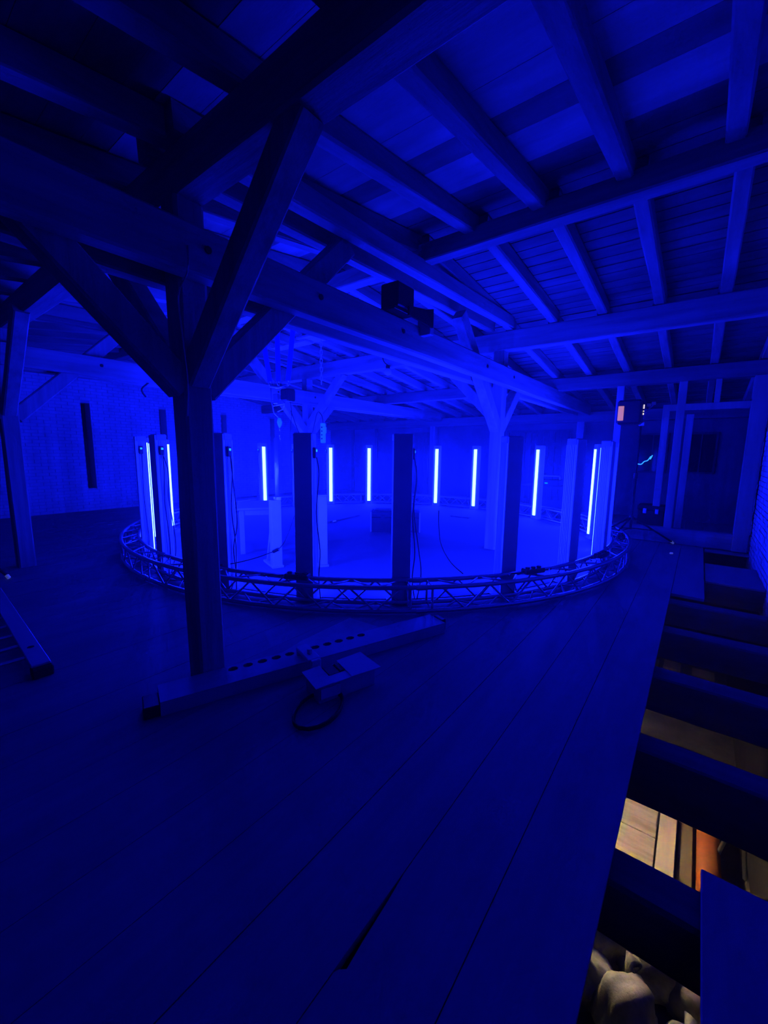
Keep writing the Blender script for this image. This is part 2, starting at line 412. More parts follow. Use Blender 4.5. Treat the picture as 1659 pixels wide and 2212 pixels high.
# truss
truss = empty('circular_truss', (CX, CY, 0)); tag(truss, 'circular aluminium box truss lying on the floor around the light columns', 'truss')
RO, RI, ZB, ZT, CR = 4.47, 4.235, .035, .275, .025
def circ(r, z, n=120): return [(r*math.cos(2*math.pi*i/n), r*math.sin(2*math.pi*i/n), z) for i in range(n)]
for r, z, nm in ((RO,ZB,'outer_bottom_chord'),(RO,ZT,'outer_top_chord'),(RI,ZB,'inner_bottom_chord'),(RI,ZT,'inner_top_chord')):
    MB().tube(circ(r, z), CR, 8, closed=True).build(nm, 'truss_aluminium', truss, smooth=True)
NSEG, NV = 8, 6
step = 2*math.pi/NSEG; m0 = .045
per = (step-2*m0)/NV
def pol(r, a, z): return (r*math.cos(a), r*math.sin(a), z)
kinds = {}
def vbar(p, q, r_):                   # one bent lattice bar
    return MB().tube([p, tuple(.96*Vector(q)+.04*Vector(p)), tuple(.96*Vector(q)+.04*Vector(r_)), r_], .0105, 6)
h = per/2
meshes = [vbar(pol(RO,-h,ZT), pol(RO,0,ZB), pol(RO,h,ZT)), vbar(pol(RI,-h,ZB), pol(RI,0,ZT), pol(RI,h,ZB)),
          vbar(pol(RI,-h,ZT), pol(RO,0,ZT), pol(RI,h,ZT)), vbar(pol(RO,-h,ZB), pol(RI,0,ZB), pol(RO,h,ZB))]
proto = [m_.build('lattice_bar', 'truss_aluminium', truss, smooth=True) for m_ in meshes]
J0 = YAW-R(173.5)
first = True
fr = MB().tube([pol(RO,0,ZB), pol(RO,0,ZT), pol(RI,0,ZT), pol(RI,0,ZB)], .013, 6, closed=True)
frp = None
for s_ in range(NSEG):
    j = J0+s_*step
    for da in (-m0*.55, m0*.55):
        if frp is None: frp = fr.build('end_frame', 'truss_aluminium', truss, smooth=True); o = frp
        else: o = frp.copy(); COL.objects.link(o)
        o.rotation_euler = (0, 0, j+da)
    for (r, z) in ((RO,ZB),(RO,ZT),(RI,ZB),(RI,ZT)):
        o = MB().tube([pol(r,-.012,z), pol(r,.012,z)], .031, 8).build('coupler', 'truss_aluminium', truss, rot=(0,0,j))
    for v in range(NV):
        a = j+m0+per*(v+.5)
        for p in proto:
            if first: o = p
            else: o = p.copy(); COL.objects.link(o)
            o.rotation_euler = (0, 0, a)
        first = False

# light columns: local x tangential, y outwards, z up
def column_proto():
    t = empty('light_column')
    HW, DP, HT = .095, .125, 1.70
    prof = [(-HW, 0)]
    prof += [(-.052, 0), (-.048, .016), (.048, .016), (.052, 0), (HW, 0)]
    for i in range(5):
        y = .012+i*.021
        prof += [(HW, y), (HW-.007, y+.004), (HW-.007, y+.011), (HW, y+.015)]
    prof += [(HW, DP), (-HW, DP)]
    for i in range(4, -1, -1):
        y = .012+i*.021
        prof += [(-HW, y+.015), (-HW+.007, y+.011), (-HW+.007, y+.004), (-HW, y)]
    MB().prism(prof, .012, HT).build('housing', 'profile_aluminium', t)
    MB().cbox(-.098, .098, DP, DP+.018, .012, 1.765, .004).build('back_panel', 'column_back', t)
    MB().cbox(-.1, .1, .004, DP, HT, 1.775, .008).build('top_cap', 'black_panel', t)
    MB().cbox(-.14, .14, -.02, .16, .011, .019, .003).build('base_plate', 'black_panel', t)
    n = 3; sec = [(.043*math.cos(math.pi*i/n), .012-.034*math.sin(math.pi*i/n)) for i in range(n+1)]
    tb = MB().prism(sec, .10, 1.68).build('light_tube', 'led_tube', t, smooth=False)
    for z in (.085, 1.68): MB().cbox(-.045, .045, -.026, .016, z, z+.015, .003).build('tube_end', 'black_panel', tb)
    c = MB().cbox(-HW-.03, -HW, .05, .10, 1.52, 1.63, .005).build('connector', 'black_plastic', t)
    MB().cbox(-HW-.036, -HW-.03, .06, .085, 1.585, 1.61, .002).build('cyan_spot', 'spot_cyan', c)  # small cyan emissive spot on the connector face
    return t
colp = column_proto()
cabs = []
for pts in ([(.125,.07,1.53),(.15,.075,1.35),(.118,.08,.95),(.15,.07,.55),(.13,.06,.25),(.16,.10,.02)],
            [(.125,.07,1.53),(.145,.06,1.2),(.165,.05,.8),(.115,.07,.5),(.14,.08,.2),(.10,.13,.02)],
            [(.125,.07,1.53),(.16,.03,1.3),(.135,.04,1.0),(.19,.02,.62),(.23,.03,.3),(.18,.08,.02)]):
    cabs.append(MB().tube(spline([(-x_, y_, z_) for x_, y_, z_ in pts], 5), .006, 5))
ADJ = {0:0, 1:-.8, 2:.7, 3:0, 4:-1.6, 5:0, 6:.4, 7:.6, 8:-.3, 9:-.5, 10:-.8, 11:1.1, 12:0, 13:-.9, 14:1.6, 15:.5, 16:0, 17:0, 18:0, 19:0, 20:.9, 21:0, 22:-.75, 23:.5}
LAB = {
 0: 'light column on the far side hidden behind the column in the middle of the front',
 1: 'far light column, white tube seen just right of the front middle column',
 2: 'far light column, white tube seen just left of the bright inner post',
 3: 'far light column mostly hidden behind the front column beside the bright post',
 4: 'light column with a white tube between the two ribbed front columns on the right',
 5: 'light column mostly hidden behind the second front column from the right',
 6: 'light column carrying the rightmost and longest white tube',
 7: 'light column at the extreme right of the ring, seen from its side',
 8: 'light column just right of the rightmost tube, ribbed side and dark back showing',
 9: 'front light column with ribbed left side, nearest left of the rightmost tube',
 10: 'front light column standing before the bright inner post',
 11: 'front light column showing its dark back in the middle of the ring',
 12: 'front light column with dark back left of middle, beside the pale plinth',
 13: 'front light column with dark back just right of the nearest timber post',
 14: 'front light column just left of the nearest timber post, dark back edge showing',
 15: 'light column at the extreme left of the ring, seen from its side',
 16: 'light column carrying the leftmost white tube',
 17: 'light column whose tube shines just left of the nearest timber post',
 18: 'light column hidden behind the nearest timber post',
 19: 'far light column hidden behind the front column right of the nearest post',
 20: 'far light column, white tube crossed by the table edge left of the hanging rig',
 21: 'far light column hidden behind the dark backed column beside the pale plinth',
 22: 'far light column, white tube below the hanging pendant control',
 23: 'far light column, white tube between the pendant control and the middle column'}
for k in range(24):
    th = 9.67+15*k+ADJ[k]
    o = colp if k == 0 else copy_tree(colp)
    o.location = ring(th, 4.068, 0.0); o.rotation_euler = (0, 0, YAW-R(th)-math.pi/2)
    tag(o, LAB[k], 'light column', 'light columns of the ring')
    me = cabs[k % 3]
    if isinstance(me, MB):
        c = me.build('power_cable', 'cable_black', o, smooth=True); cabs[k % 3] = c
    else:
        c = me.copy(); COL.objects.link(c); c.parent = o

# ------------------------------------------------------------------ things inside the ring
def rz_box(mb, *a): return mb
fc = empty('flight_case', (6.435, 4.66, .010), math.atan2(-.8, .57)); tag(fc, 'dark low flight case standing in the middle of the round dance floor', 'case')
MB().cbox(-.49, .49, 0, .46, 0, .29, .008).build('body', 'dark_case', fc)
MB().cbox(-.49, .49, 0, .46, .296, .40, .008).build('lid', 'dark_case', fc)
MB().cbox(-.42, .02, .05, .40, .401, .43, .01).build('top_tray', 'dark_case', fc)
for x_ in (-.49, .475): MB().box(x_-.004, x_+.019, -.005, .465, .005, .40).build('edge_rail', 'black_panel', fc)
for x_ in (-.25, .25): MB().cbox(x_-.04, x_+.04, -.012, .002, .25, .34, .003).build('latch', 'dark_case', fc)
MB().tube([(-.08,-.004,.17),(-.08,-.03,.17),(.08,-.03,.17),(.08,-.004,.17)], .008, 6).build('handle', 'black_plastic', fc)

t = empty('floor_strip', (6.95, 6.57, .010), math.atan2(.15, 1.19)); tag(t, 'dark strip lying flat on the dance floor left of the case', 'board')  # long flat dark strip on the mat
MB().cbox(-.6, .6, -.09, .09, .001, .03, .004).build('plank', 'shutter_wood', t)
MB().cyl((-.55,-.13,.02), (-.45,-.13,.02), .018, 8).build('end_knob', 'steel', t)
t = MB().cbox(-.05, .05, -.25, .25, .001, .025, .004).build('thin_strip', 'shutter_wood', None, (9.03, 4.56, .010)); tag(t, 'thin dark strip lying on the dance floor right of the case', 'board')  # short flat dark strip on the mat

tb = empty('work_table', (3.94, 5.63, .010), math.atan2(-.74, -.48)); tag(tb, 'pale work table inside the ring left of the upright stand', 'table')
MB().cbox(-.46, .46, -.30, .30, .685, .72, .006).build('table_top', 'paint_white', tb)
for sx in (-1, 1):
    for sy in (-1, 1): MB().cbox(sx*.40-.035, sx*.40+.035, sy*.24-.035, sy*.24+.035, 0, .684, .006).build('leg', 'paint_white', tb)
    MB().cbox(sx*.40-.02, sx*.40+.02, -.2, .2, .60, .68, .004).build('apron', 'paint_white', tb)
MB().box(-.36, .36, -.25, -.23, .12, .18).build('stretcher', 'shutter_wood', tb)

st = empty('timber_stand', (3.41, 4.47, .010), R(-20)); tag(st, 'pale upright timber stand with a thin pole below the hanging rig', 'stand')
MB().cbox(-.065, .065, -.065, .065, 0, .93, .006).build('block', 'paint_white', st)
MB().cyl((.03,-.02,.93), (.03,-.02,1.74), .026, 12).build('pole', 'aluminium', st, smooth=True)
MB().cyl((.03,-.02,.93), (.03,-.02,.97), .05, 12).build('collar', 'steel', st)
MB().beam((-.02, .30, .02), (-.02, .06, .62), .05, .05, ch=.004, jit=.001, n=1).build('raking_strut', 'paint_white', st)
MB().cbox(-.08, .08, -.08, .36, 0, .03, .004).build('foot', 'paint_white', st)
pl = empty('plinth', (3.85, 4.02, .010), R(-37)); tag(pl, 'narrow pale plinth standing right of a dark backed front column', 'plinth')
MB().cbox(-.06, .06, -.06, .06, .03, .98, .006).build('shaft', 'paint_white', pl)
MB().cbox(-.075, .075, -.075, .075, .0, .03, .004).build('base', 'paint_white', pl)
MB().cbox(-.07, .07, -.07, .07, .98, 1.0, .004).build('cap', 'paint_white', pl)

# hanging chain below a board
hb = MB().cbox(4.63, 4.97, 4.62, 5.42, 3.385, 3.42, .004).build('mounting_board', 'new_pine'); tag(hb, 'pale board fixed under the rafters from which the chain hangs', 'board')
MB().cbox(4.70, 4.90, 5.28, 6.15, 3.35, 3.384, .004).build('splice_board', 'new_pine', hb)
for y_ in (4.75, 5.35): MB().cbox(4.75, 4.85, y_-.05, y_+.05, 3.42, 3.565, .004).build('hanger_block', 'new_pine', hb)

ch = empty('hanging_chain', (4.8, 5.0, 2.66)); tag(ch, 'steel link chain hanging straight down below a roof board', 'chain')
def link():
    pts = []
    for i in range(16):
        a = 2*math.pi*i/16; s_ = .022 if math.sin(a) >= 0 else -.022
        pts.append((.018*math.cos(a), 0, .018*math.sin(a)+s_))
    return MB().tube(pts, .0065, 6, closed=True)
lk = link().build('link', 'profile_aluminium', ch, smooth=True)
nl = 11
for i in range(nl):
    o = lk if i == 0 else lk.copy()
    if i: COL.objects.link(o)
    o.location = (0, 0, .04+i*.0655); o.rotation_euler = (0, 0, R(35+90*(i % 2)))
MB().tube([(0,0,.70),(0,0,.725),(.03,.03,.725)], .006, 6).build('hook', 'steel', ch)

# hanging rig on three straps
rg = empty('hanging_rig', (4.37, 5.53, 2.1)); tag(rg, 'metal rig hanging from the roof on three blue straps', 'rig')
for i, (x0, y0, x1, y1) in enumerate(((-.10, .30, -.05, .17), (.0, .02, .0, .02), (.10, -.27, .05, -.16))):
    MB().beam((x0, y0, 1.50), (x1, y1, .60), .075, .012, up=(.8,.6,0), ch=.002, jit=.001, n=3).build('strap', 'strap_blue', rg)
    MB().tube([(x1+.02*math.cos(a), y1, .57+.035*math.sin(a)) for a in [2*math.pi*q/12 for q in range(12)]], .007, 6, closed=True).build('shackle', 'steel', rg, smooth=True)
MB().tube([(-.05,.17,.53),(0,.02,.50),(.05,-.16,.53)], .016, 8).build('spreader_bar', 'aluminium', rg, smooth=True)
MB().cbox(-.09, .09, -.30, -.12, .27, .46, .02).build('motor_box', 'black_plastic', rg)
for z_ in (.22, .30, .38): MB().cyl((0,.16,z_), (0,-.12,z_+.02), .012, 8).build('cross_tube', 'aluminium', rg, smooth=True)
MB().tube([(-.03,.18,.50),(-.05,.15,.30),(-.04,.10,.10),(0,.04,.02)], .010, 8).build('frame_tube', 'aluminium', rg, smooth=True)
MB().tube([(.03,-.10,.30),(.02,-.06,.16),(0,.06,.12)], .010, 8).build('frame_tube', 'aluminium', rg, smooth=True)
MB().cbox(-.06, .06, -.02, .10, .24, .40, .01).build('clamp_plate', 'steel', rg)
MB().tube([(0,.02,.02),(0,.02,-.02),(0,.015,-.05),(0,.015,-.10),(0,.02,-.14)], [.02,.034,.042,.03,.008], 12).build('lamp_bulb', 'pendant_green', rg, smooth=True)
MB().tube(spline([(0,.02,-.14),(.02,.04,-.2),(-.02,0,-.26),(.015,.03,-.32),(0,.01,-.36)], 4), .007, 6).build('chain_tail', 'steel', rg, smooth=True)
MB().tube(spline([(.05,-.2,.28),(.06,-.22,.1),(.04,-.2,-.2),(.05,-.18,-.35)], 4), .005, 5).build('cable', 'cable_black', rg)

pc = empty('pendant_control', (5.5, 5.7, 1.74), R(20)); tag(pc, 'pale green hoist pendant control hanging on a looped cable', 'control')
MB().cbox(-.03, .03, -.045, .045, .0, .37, .012).build('body', 'pendant_green', pc)
MB().cbox(-.05, .03, -.06, -.03, .18, .30, .008).build('side_grip', 'pendant_green', pc)
for z_ in (.08, .15, .22, .29): MB().cyl((-.03,.01,z_), (-.04,.01,z_), .014, 10).build('button', 'black_plastic', pc)
MB().tube(spline([(0,0,.37),(0,.02,.50),(.1,.16,.58),(.3,.34,.35),(.55,.62,-.1),(.72,.95,.3),(.86,1.28,1.0)], 6), .009, 6).build('cable', 'cable_black', pc, smooth=True)

bl = empty('ceiling_bulb', (6.25, 4.75, 3.06)); tag(bl, 'round glass lamp on a bent cable below the lit purlin', 'lamp')
MB().tube([(0,0,-.07),(0,0,-.055),(0,0,-.02),(0,0,.03),(0,0,.06)], [.012,.05,.072,.06,.035], 14).build('glass_globe', 'paper', bl, smooth=True)
MB().cyl((0,0,.06), (0,0,.11), .04, 12).build('socket', 'black_plastic', bl)
MB().tube(spline([(0,0,.11),(.0,.08,.17),(.0,.12,.25),(.05,.10,.33),(.07,.08,.36)], 5), .009, 6).build('cable', 'cable_black', bl, smooth=True)

sk = empty('black_floodlight', (3.3, 2.40, 2.88)); tag(sk, 'black floodlight with a flap sitting on the front tie beam', 'floodlight')
MB().cbox(-.14, .13, -.10, .10, .03, .24, .012).build('body', 'black_plastic', sk)
MB().cbox(-.16, .15, -.08, .08, 0, .03, .004).build('bracket', 'black_plastic', sk)
MB().add([(.02,-.12,-.02),(.42,-.14,-.05),(.42,-.14,.13),(.30,-.12,.10),(.02,-.12,.06),(.02,-.10,-.02),(.42,-.12,-.05),(.42,-.12,.13),(.30,-.10,.10),(.02,-.10,.06)],
         [(0,1,2,3,4),(9,8,7,6,5),(0,5,6,1),(1,6,7,2),(2,7,8,3),(3,8,9,4),(4,9,5,0)]).build('barn_door', 'black_plastic', sk)
MB().cbox(.42, .50, -.10, .05, -.10, .12, .004).build('side_plate', 'paint_white', sk)

t = MB().tube(spline([(3.0,7.03-.10,2.83),(3.0,6.93,2.66),(2.85,6.92,2.50),(2.90,6.92,2.39)], 4), .014, 6).build('rope_end', 'cable_black'); tag(t, 'dark bent rope end dangling from the left tie beam before the brick wall', 'rope')
MBp = MB().tube(spline([(1.30,2.42,2.74),(1.285,2.415,2.6),(1.29,2.545,2.5),(1.30,2.54,2.25),(1.31,2.53,2.0),(1.30,2.54,1.8)], 5), .005, 5)
t = MBp.build('post_wire', 'steel'); tag(t, 'thin pale wire running down the nearest timber post', 'wire')

# ------------------------------------------------------------------ work lamp on a tripod, right
def tripod(name, loc, label, h, feet, head):
    s_ = empty(name, loc); tag(s_, label, 'lamp stand' if head else 'stand', None)
    MB().cyl((0,0,.28), (0,0,1.25), .022, 10).build('lower_pole', 'dark_case', s_, smooth=True)
    MB().cyl((0,0,1.2), (0,0,h), .015, 10).build('upper_pole', 'dark_case', s_, smooth=True)
    MB().cyl((0,0,1.18), (0,0,1.28), .032, 10).build('collar', 'black_plastic', s_)
    MB().cyl((.02,0,1.24), (.07,.02,1.24), .014, 8).build('clamp_knob', 'black_plastic', s_)
    MB().cyl((0,0,.44), (0,0,.52), .04, 10).build('hub', 'black_plastic', s_)
    for fx, fy in feet:
        l_ = MB().cyl((fx*.05, fy*.05, .48), (fx*.97, fy*.97, .035), .016, 8).build('leg', 'dark_case', s_, smooth=True)
        MB().cyl((fx*.95, fy*.95, .045), (fx, fy, .012), .022, 8, .02).build('foot_tip', 'white_tip', l_)
        MB().cyl((0,0,.30), (fx*.5, fy*.5, .25), .009, 6).build('spreader', 'dark_case', s_)
    return s_
sw = tripod('work_lamp', (8.35, .87, 0), 'dark work lamp with an amber window on a tall tripod before the stud frame', 2.2, ((.58,-.63),(-.55,.30),(.08,.62)), True)
MB().cyl((0,0,2.2), (0,0,2.26), .03, 8).build('spigot', 'steel', sw)
hd = MB().cbox(-.30, .06, -.02, .34, 2.10, 2.50, .03).build('lamp_head', 'black_plastic', sw)
MB().cbox(-.318, -.298, .235, .32, 2.16, 2.40, .004).build('amber_window', 'gel_amber', hd)
for z_ in (2.26, 2.36): MB().cbox(-.10, -.085, -.036, -.02, z_, z_+.07, .003).build('vent_glow', 'glint', hd)
for (x_, y_, z_) in ((.12,-.08,2.44),(.16,-.14,2.47)): MB().cbox(x_-.03, x_+.03, y_-.03, y_+.03, z_-.03, z_+.02, .004).build('barn_door_tip', 'paint_white', hd)
MB().tube([(-.12,-.03,2.3),(0,-.05,2.3),(.12,-.1,2.4),(.16,-.14,2.45)], .012, 6).build('yoke', 'steel', sw)
MB().cbox(-.04, .03, -.05, .03, 2.08, 2.15, .008).build('mount_block', 'aluminium', sw)
tripod('light_stand', (.70, 7.05, 0), 'black light stand at the left edge, only a white tipped leg in view', 2.1, ((.32,-.50),(-.55,.20),(.25,.55)), False)
t = MB().cbox(7.97, 8.03, .20, .25, .0, .02, .008).build('floor_scrap', 'white_tip'); tag(t, 'small white scrap on the floor in front of the tripod foot', 'scrap')

t = MB().tube(spline([(12.22,1.27,1.36),(12.21,1.18,1.35),(12.2,1.12,1.42),(12.22,1.05,1.45),(12.2,.99,1.55),(12.21,1.0,1.48),(12.2,.96,1.58)], 4), .011, 6).build('window_reflection', 'reflection_glow', smooth=True); tag(t, 'glowing blue squiggle standing in for a tube reflection in the dark back window', 'reflection stand-in')  # squiggle added in place of the tubes' reflection in the glass
cr = empty('equipment_crate', (9.75, .68, 0)); tag(cr, 'dark crate behind the stud frame next to the tripod', 'crate')
MB().cbox(-.2, .2, -.22, .22, .0, .50, .012).build('body', 'dark_case', cr); MB().cbox(-.21, .21, -.23, .23, .505, .60, .012).build('lid', 'dark_case', cr)
for y_ in (-.1, .1): MB().cbox(-.225, -.205, y_-.03, y_+.03, .44, .54, .004).build('latch', 'steel', cr)

dk = empty('equipment_desk', (11.6, 3.2, 0)); tag(dk, 'dark desk with control gear behind the ring on the right', 'desk')
MB().cbox(-.3, .3, -.7, .7, .70, .74, .005).build('table_top', 'shutter_wood', dk)
for x_ in (-.26, .26):
    for y_ in (-.65, .65): MB().cbox(x_-.03, x_+.03, y_-.03, y_+.03, 0, .70, .004).build('leg', 'shutter_wood', dk)
mx = empty('mixing_console', (11.5, 3.2, .74)); tag(mx, 'control console with small green displays on the desk at the back', 'console')
MB().cbox(-.18, .18, -.32, .32, 0, .16, .012).build('chassis', 'dark_case', mx)
MB().cbox(-.182, -.176, -.02, .06, .05, .08, .002).build('display', 'led_green', mx); MB().cbox(-.182, -.176, .24, .27, .10, .13, .002).build('indicator', 'led_green', mx)
MB().cbox(-.15, .15, -.30, .30, .24, .27, .008).build('upper_shelf', 'aluminium', mx)
for y_ in (-.28, .28): MB().cbox(-.02, .02, y_-.015, y_+.015, .16, .24, .003).build('shelf_bracket', 'aluminium', mx)

# ------------------------------------------------------------------ on the floor in front
fb = empty('perforated_rail', (2.06, 2.14, 0), math.atan2(-.76, 2.1)); tag(fb, 'long metal rail with a row of round holes lying on the floor', 'rail')
L2 = 1.12
MB().box(-L2, L2, -.105, -.095, 0, .085).build('front_web', 'black_panel', fb)
MB().box(-L2, L2, -.105, .02, .085, .092).build('top_flange', 'rail_steel', fb)
pf = MB(); nc = 22
for i in range(nc):
    x0, x1 = -L2+2*L2*i/nc, -L2+2*L2*(i+1)/nc; y0, y1 = .02, .115; cx_, cy_ = (x0+x1)/2, (y0+y1)/2
    out = [(x0,y0),(cx_,y0),(x1,y0),(x1,cy_),(x1,y1),(cx_,y1),(x0,y1),(x0,cy_)]
    inn = [(cx_+.036*math.cos(a), cy_+.030*math.sin(a)) for a in [R(225+45*q) for q in range(8)]]
    vs = [(x, y, .092) for x, y in out]+[(x, y, .092) for x, y in inn]+[(x, y, .085) for x, y in inn]
    if not 4 <= i <= 14:
        pf.add([(x0,y0,.092),(x1,y0,.092),(x1,y1,.092),(x0,y1,.092)], [(0,1,2,3)]); continue
    fs = [(q, (q+1)%8, 8+(q+1)%8, 8+q) for q in range(8)]+[(8+q, 8+(q+1)%8, 16+(q+1)%8, 16+q) for q in range(8)]
    pf.add(vs, fs)
pf.build('perforated_flange', 'rail_steel', fb)
MB().box(-L2, L2, .108, .115, 0, .091).build('rear_web', 'black_panel', fb)
MB().cbox(-L2-.09, -L2, -.10, .06, 0, .075, .006).build('end_block', 'black_plastic', fb)
MB().cbox(L2, L2+.05, -.06, .06, 0, .10, .006).build('end_cap', 'black_plastic', fb)

bx = empty('open_parts_box', (1.88, 1.80, 0), math.atan2(-.14, .43)); tag(bx, 'open shallow parts box with pale panels in front of the perforated rail', 'box')
MB().box(-.21, .21, -.10, .10, 0, .008).build('bottom', 'cardboard', bx)
for y_ in (-.10, .092): MB().box(-.21, .21, y_, y_+.008, .008, .12).build('side', 'black_panel', bx)
for x_ in (-.21, .202): MB().box(x_, x_+.008, -.092, .092, .008, .12).build('end', 'black_panel', bx)
MB().add([(-.24,-.12,.12),(-.11,-.12,.125),(-.11,.10,.135),(-.24,.10,.13),(-.24,-.12,.124),(-.11,-.12,.129),(-.11,.10,.139),(-.24,.10,.134)], [(0,3,2,1),(4,5,6,7),(0,1,5,4),(1,2,6,5),(2,3,7,6),(3,0,4,7)]).build('flap', 'paper', bx)
MB().add([(.02,-.12,.125),(.25,-.12,.12),(.22,.11,.14),(.02,.10,.135),(.02,-.12,.129),(.25,-.12,.124),(.22,.11,.144),(.02,.10,.139)], [(0,3,2,1),(4,5,6,7),(0,1,5,4),(1,2,6,5),(2,3,7,6),(3,0,4,7)]).build('flap', 'paper', bx)
MB().box(-.11, .02, -.12, -.03, .122, .126).build('label_sheet', 'paper', bx)
MB().cbox(-.10, -.02, -.03, .09, .09, .128, .004).build('dark_insert', 'black_plastic', bx)
MB().cbox(-.01, .02, -.02, .09, .09, .13, .004).build('dark_insert', 'black_plastic', bx)
MB().box(-.20, -.06, -.112, -.104, .03, .10).build('front_label', 'paper', bx)
cl = empty('rail_clamp', (1.83, 2.02, .0), math.atan2(-.14, .43)); tag(cl, 'small pale clamp fastened over the perforated rail above the box', 'clamp')
MB().cbox(-.045, .045, -.03, .20, .135, .165, .005).build('top_jaw', 'paper', cl)
MB().cbox(-.035, .035, -.06, -.03, .04, .165, .005).build('front_jaw', 'paper', cl)
MB().cyl((0,.06,.165), (0,.06,.20), .018, 10).build('screw', 'steel', cl)
MB().cbox(-.04, .04, .19, .21, .095, .165, .004).build('rear_jaw', 'paper', cl)
cc = []
for i in range(40):
    a = R(9*i*2.2); r_ = .17+.02*math.sin(i*.7); cc.append((1.60+r_*math.cos(a)*1.1, 1.72+r_*math.sin(a)*.8, .012+.010*(i*9*2.2//360)))
t = MB().tube(cc, .009, 6).build('cable_coil', 'cable_black', smooth=True); tag(t, 'dark coil of cable on the floor below the parts box', 'cable')
t = MB().prism([(2.77,2.53),(2.79,2.07),(2.30,2.24),(1.75,2.45),(2.15,2.52)], .001, .006).build('floor_sheet', 'cardboard'); tag(t, 'pale thin sheet on the floor behind the perforated rail', 'sheet')

ld = empty('ladder', (.66, 3.50, 0), R(87)); tag(ld, 'aluminium ladder lying on the floor at the left edge', 'ladder')
for y_ in (0, .44):
    r_ = MB().cbox(.05, 2.4, y_-.055, y_+.055, .03, .085, .004).build('rail', 'aluminium', ld)
    MB().cbox(0, .09, y_-.06, y_+.06, .0, .07, .008).build('foot', 'rubber', ld)
    MB().cyl((.42, y_, .0845), (.42, y_, .0865), .022, 12).build('rivet_hole', 'rubber', r_)
for i in range(8): MB().cyl((.30+i*.27, .055, .06), (.30+i*.27, .385, .06), .014, 8).build('rung', 'aluminium', ld)

pn = empty('plywood_sheet', (1.05, -.475, 0)); tag(pn, 'dark panel laid over the open joists at the bottom right', 'panel')
MB().cbox(-1.3, .83, -.315, .312, -.044, -.02, .003).build('sheet', 'floor_wood', pn)
for i, (x0, x1) in enumerate(((6.60, 7.72), (8.75, 9.11))):
    t = MB().cbox(x0, x1, -.79, -.205, -.046, -.018, .004).build('cover_board', 'floor_wood')
    tag(t, ('wide cover board over the joists beside the right wall', 'narrow cover board at the foot of the stud frame')[i], 'board', 'cover boards by the right wall')
t = MB().cbox(5.02, 5.10, -.75, .10, -.30, -.20, .004).build('loose_batten', 'timber_y'); tag(t, 'loose batten lying between the open joists beside the walkway', 'batten')

# loose gear on the truss
def on_truss(th, lab, i):
    p = ring(th, 4.35, ZT+CR); e = empty('power_box', p, YAW-R(th)-math.pi/2); tag(e, lab, 'power box', 'power boxes on the truss')
    MB().cbox(-.13, .13, -.055, .055, .0, .055, .012).build('body', 'black_plastic', e)
    for x_ in (-.08, 0, .08): MB().cyl((x_,0,.055), (x_,0,.068), .024, 10).build('socket', 'rubber', e)
    MB().tube(spline([(.13,0,.03),(.2,.01,.02),(.28,-.03,.012),(.36,.02,.012)], 5), .008, 6).build('cable', 'cable_black', e)
on_truss(138, 'black power box on top of the truss at the right curve', 0)
on_truss(156, 'black power box on top of the truss right of the front middle', 1)
on_truss(190, 'black power box on top of the truss behind the left front column', 2)
on_truss(118, 'black power box on top of the truss at the far right bend', 3)
p = [ring(200, 4.0, .95), ring(199, 3.95, .62), ring(197.5, 3.95, .47), ring(200, 4.02, .40), ring(203, 4.12, .335), ring(206, 4.2, .32)]
t = empty('inline_cable', (0,0,0)); tag(t, 'dangling cable with an inline plug before the upright stand', 'cable')
MB().tube(spline([ring(190.4,4.10,1.2), ring(192.5,4.0,.85), ring(194.5,3.95,.58), ring(196,3.95,.47)], 6), .006, 5).build('upper_cable', 'cable_black', t, smooth=True)
MB().tube([ring(195.6,3.95,.49), ring(196.6,3.96,.455)], .02, 8).build('plug', 'cable_black', t)
MB().tube(spline([ring(196.6,3.96,.455), ring(199,4.05,.39), ring(202,4.15,.33), ring(204,4.22,.31)], 6), .006, 5).build('lower_cable', 'cable_black', t, smooth=True)
t = MB().tube(spline([ring(170.5,4.19,1.0), ring(170,4.1,.8), ring(169.3,4.05,.6), ring(168,4.1,.42), ring(166.5,4.2,.31)], 6), .006, 5).build('loose_cable', 'cable_black', smooth=True); tag(t, 'thin cable swinging down from the middle front column to the truss', 'cable')

# ------------------------------------------------------------------ seen through the gaps, storey below
t = empty('plywood_stack', (5.05, .36, ZL)); tag(t, 'rough yellow wooden boards lit warmly on the floor below', 'boards')
for i in range(3): MB().cbox(-.62+.43*i, -.20+.43*i, -.385, .5-.06*i, .0, .10+.008*(i % 2), .006).build('board', 'plywood', t)
t = MB().cbox(4.2, 6.3, -.20, -.04, ZL, ZL+.12, .006).build('pale_plank', 'pale_board'); tag(t, 'pale yellow plank beside the rough boards below', 'plank')
t = MB().cbox(4.3, 6.1, -.345, -.215, ZL, ZL+.07, .006).build('brown_plank', 'brown_card'); tag(t, 'brown plank between the pale plank and the orange tube below', 'plank')
t = MB().tube([(4.4,-.47,ZL+.10),(6.2,-.47,ZL+.10)], .10, 18).build('orange_pipe', 'orange_plastic', smooth=True); tag(t, 'orange plastic pipe lying on the floor below', 'pipe')
t = empty('trestle', (5.35, -.68, ZL)); tag(t, 'grey metal trestle with splayed legs below the gap', 'trestle')
MB().cbox(-.35, .35, -.03, .03, .62, .68, .006).build('rail', 'steel', t)
for x_ in (-.3, .3):
    for y_ in (-.09, .16): MB().beam((x_, y_*.2, .62), (x_*1.15, y_, .0), .03, .03, ch=.004, jit=.001, n=1).build('leg', 'steel', t)
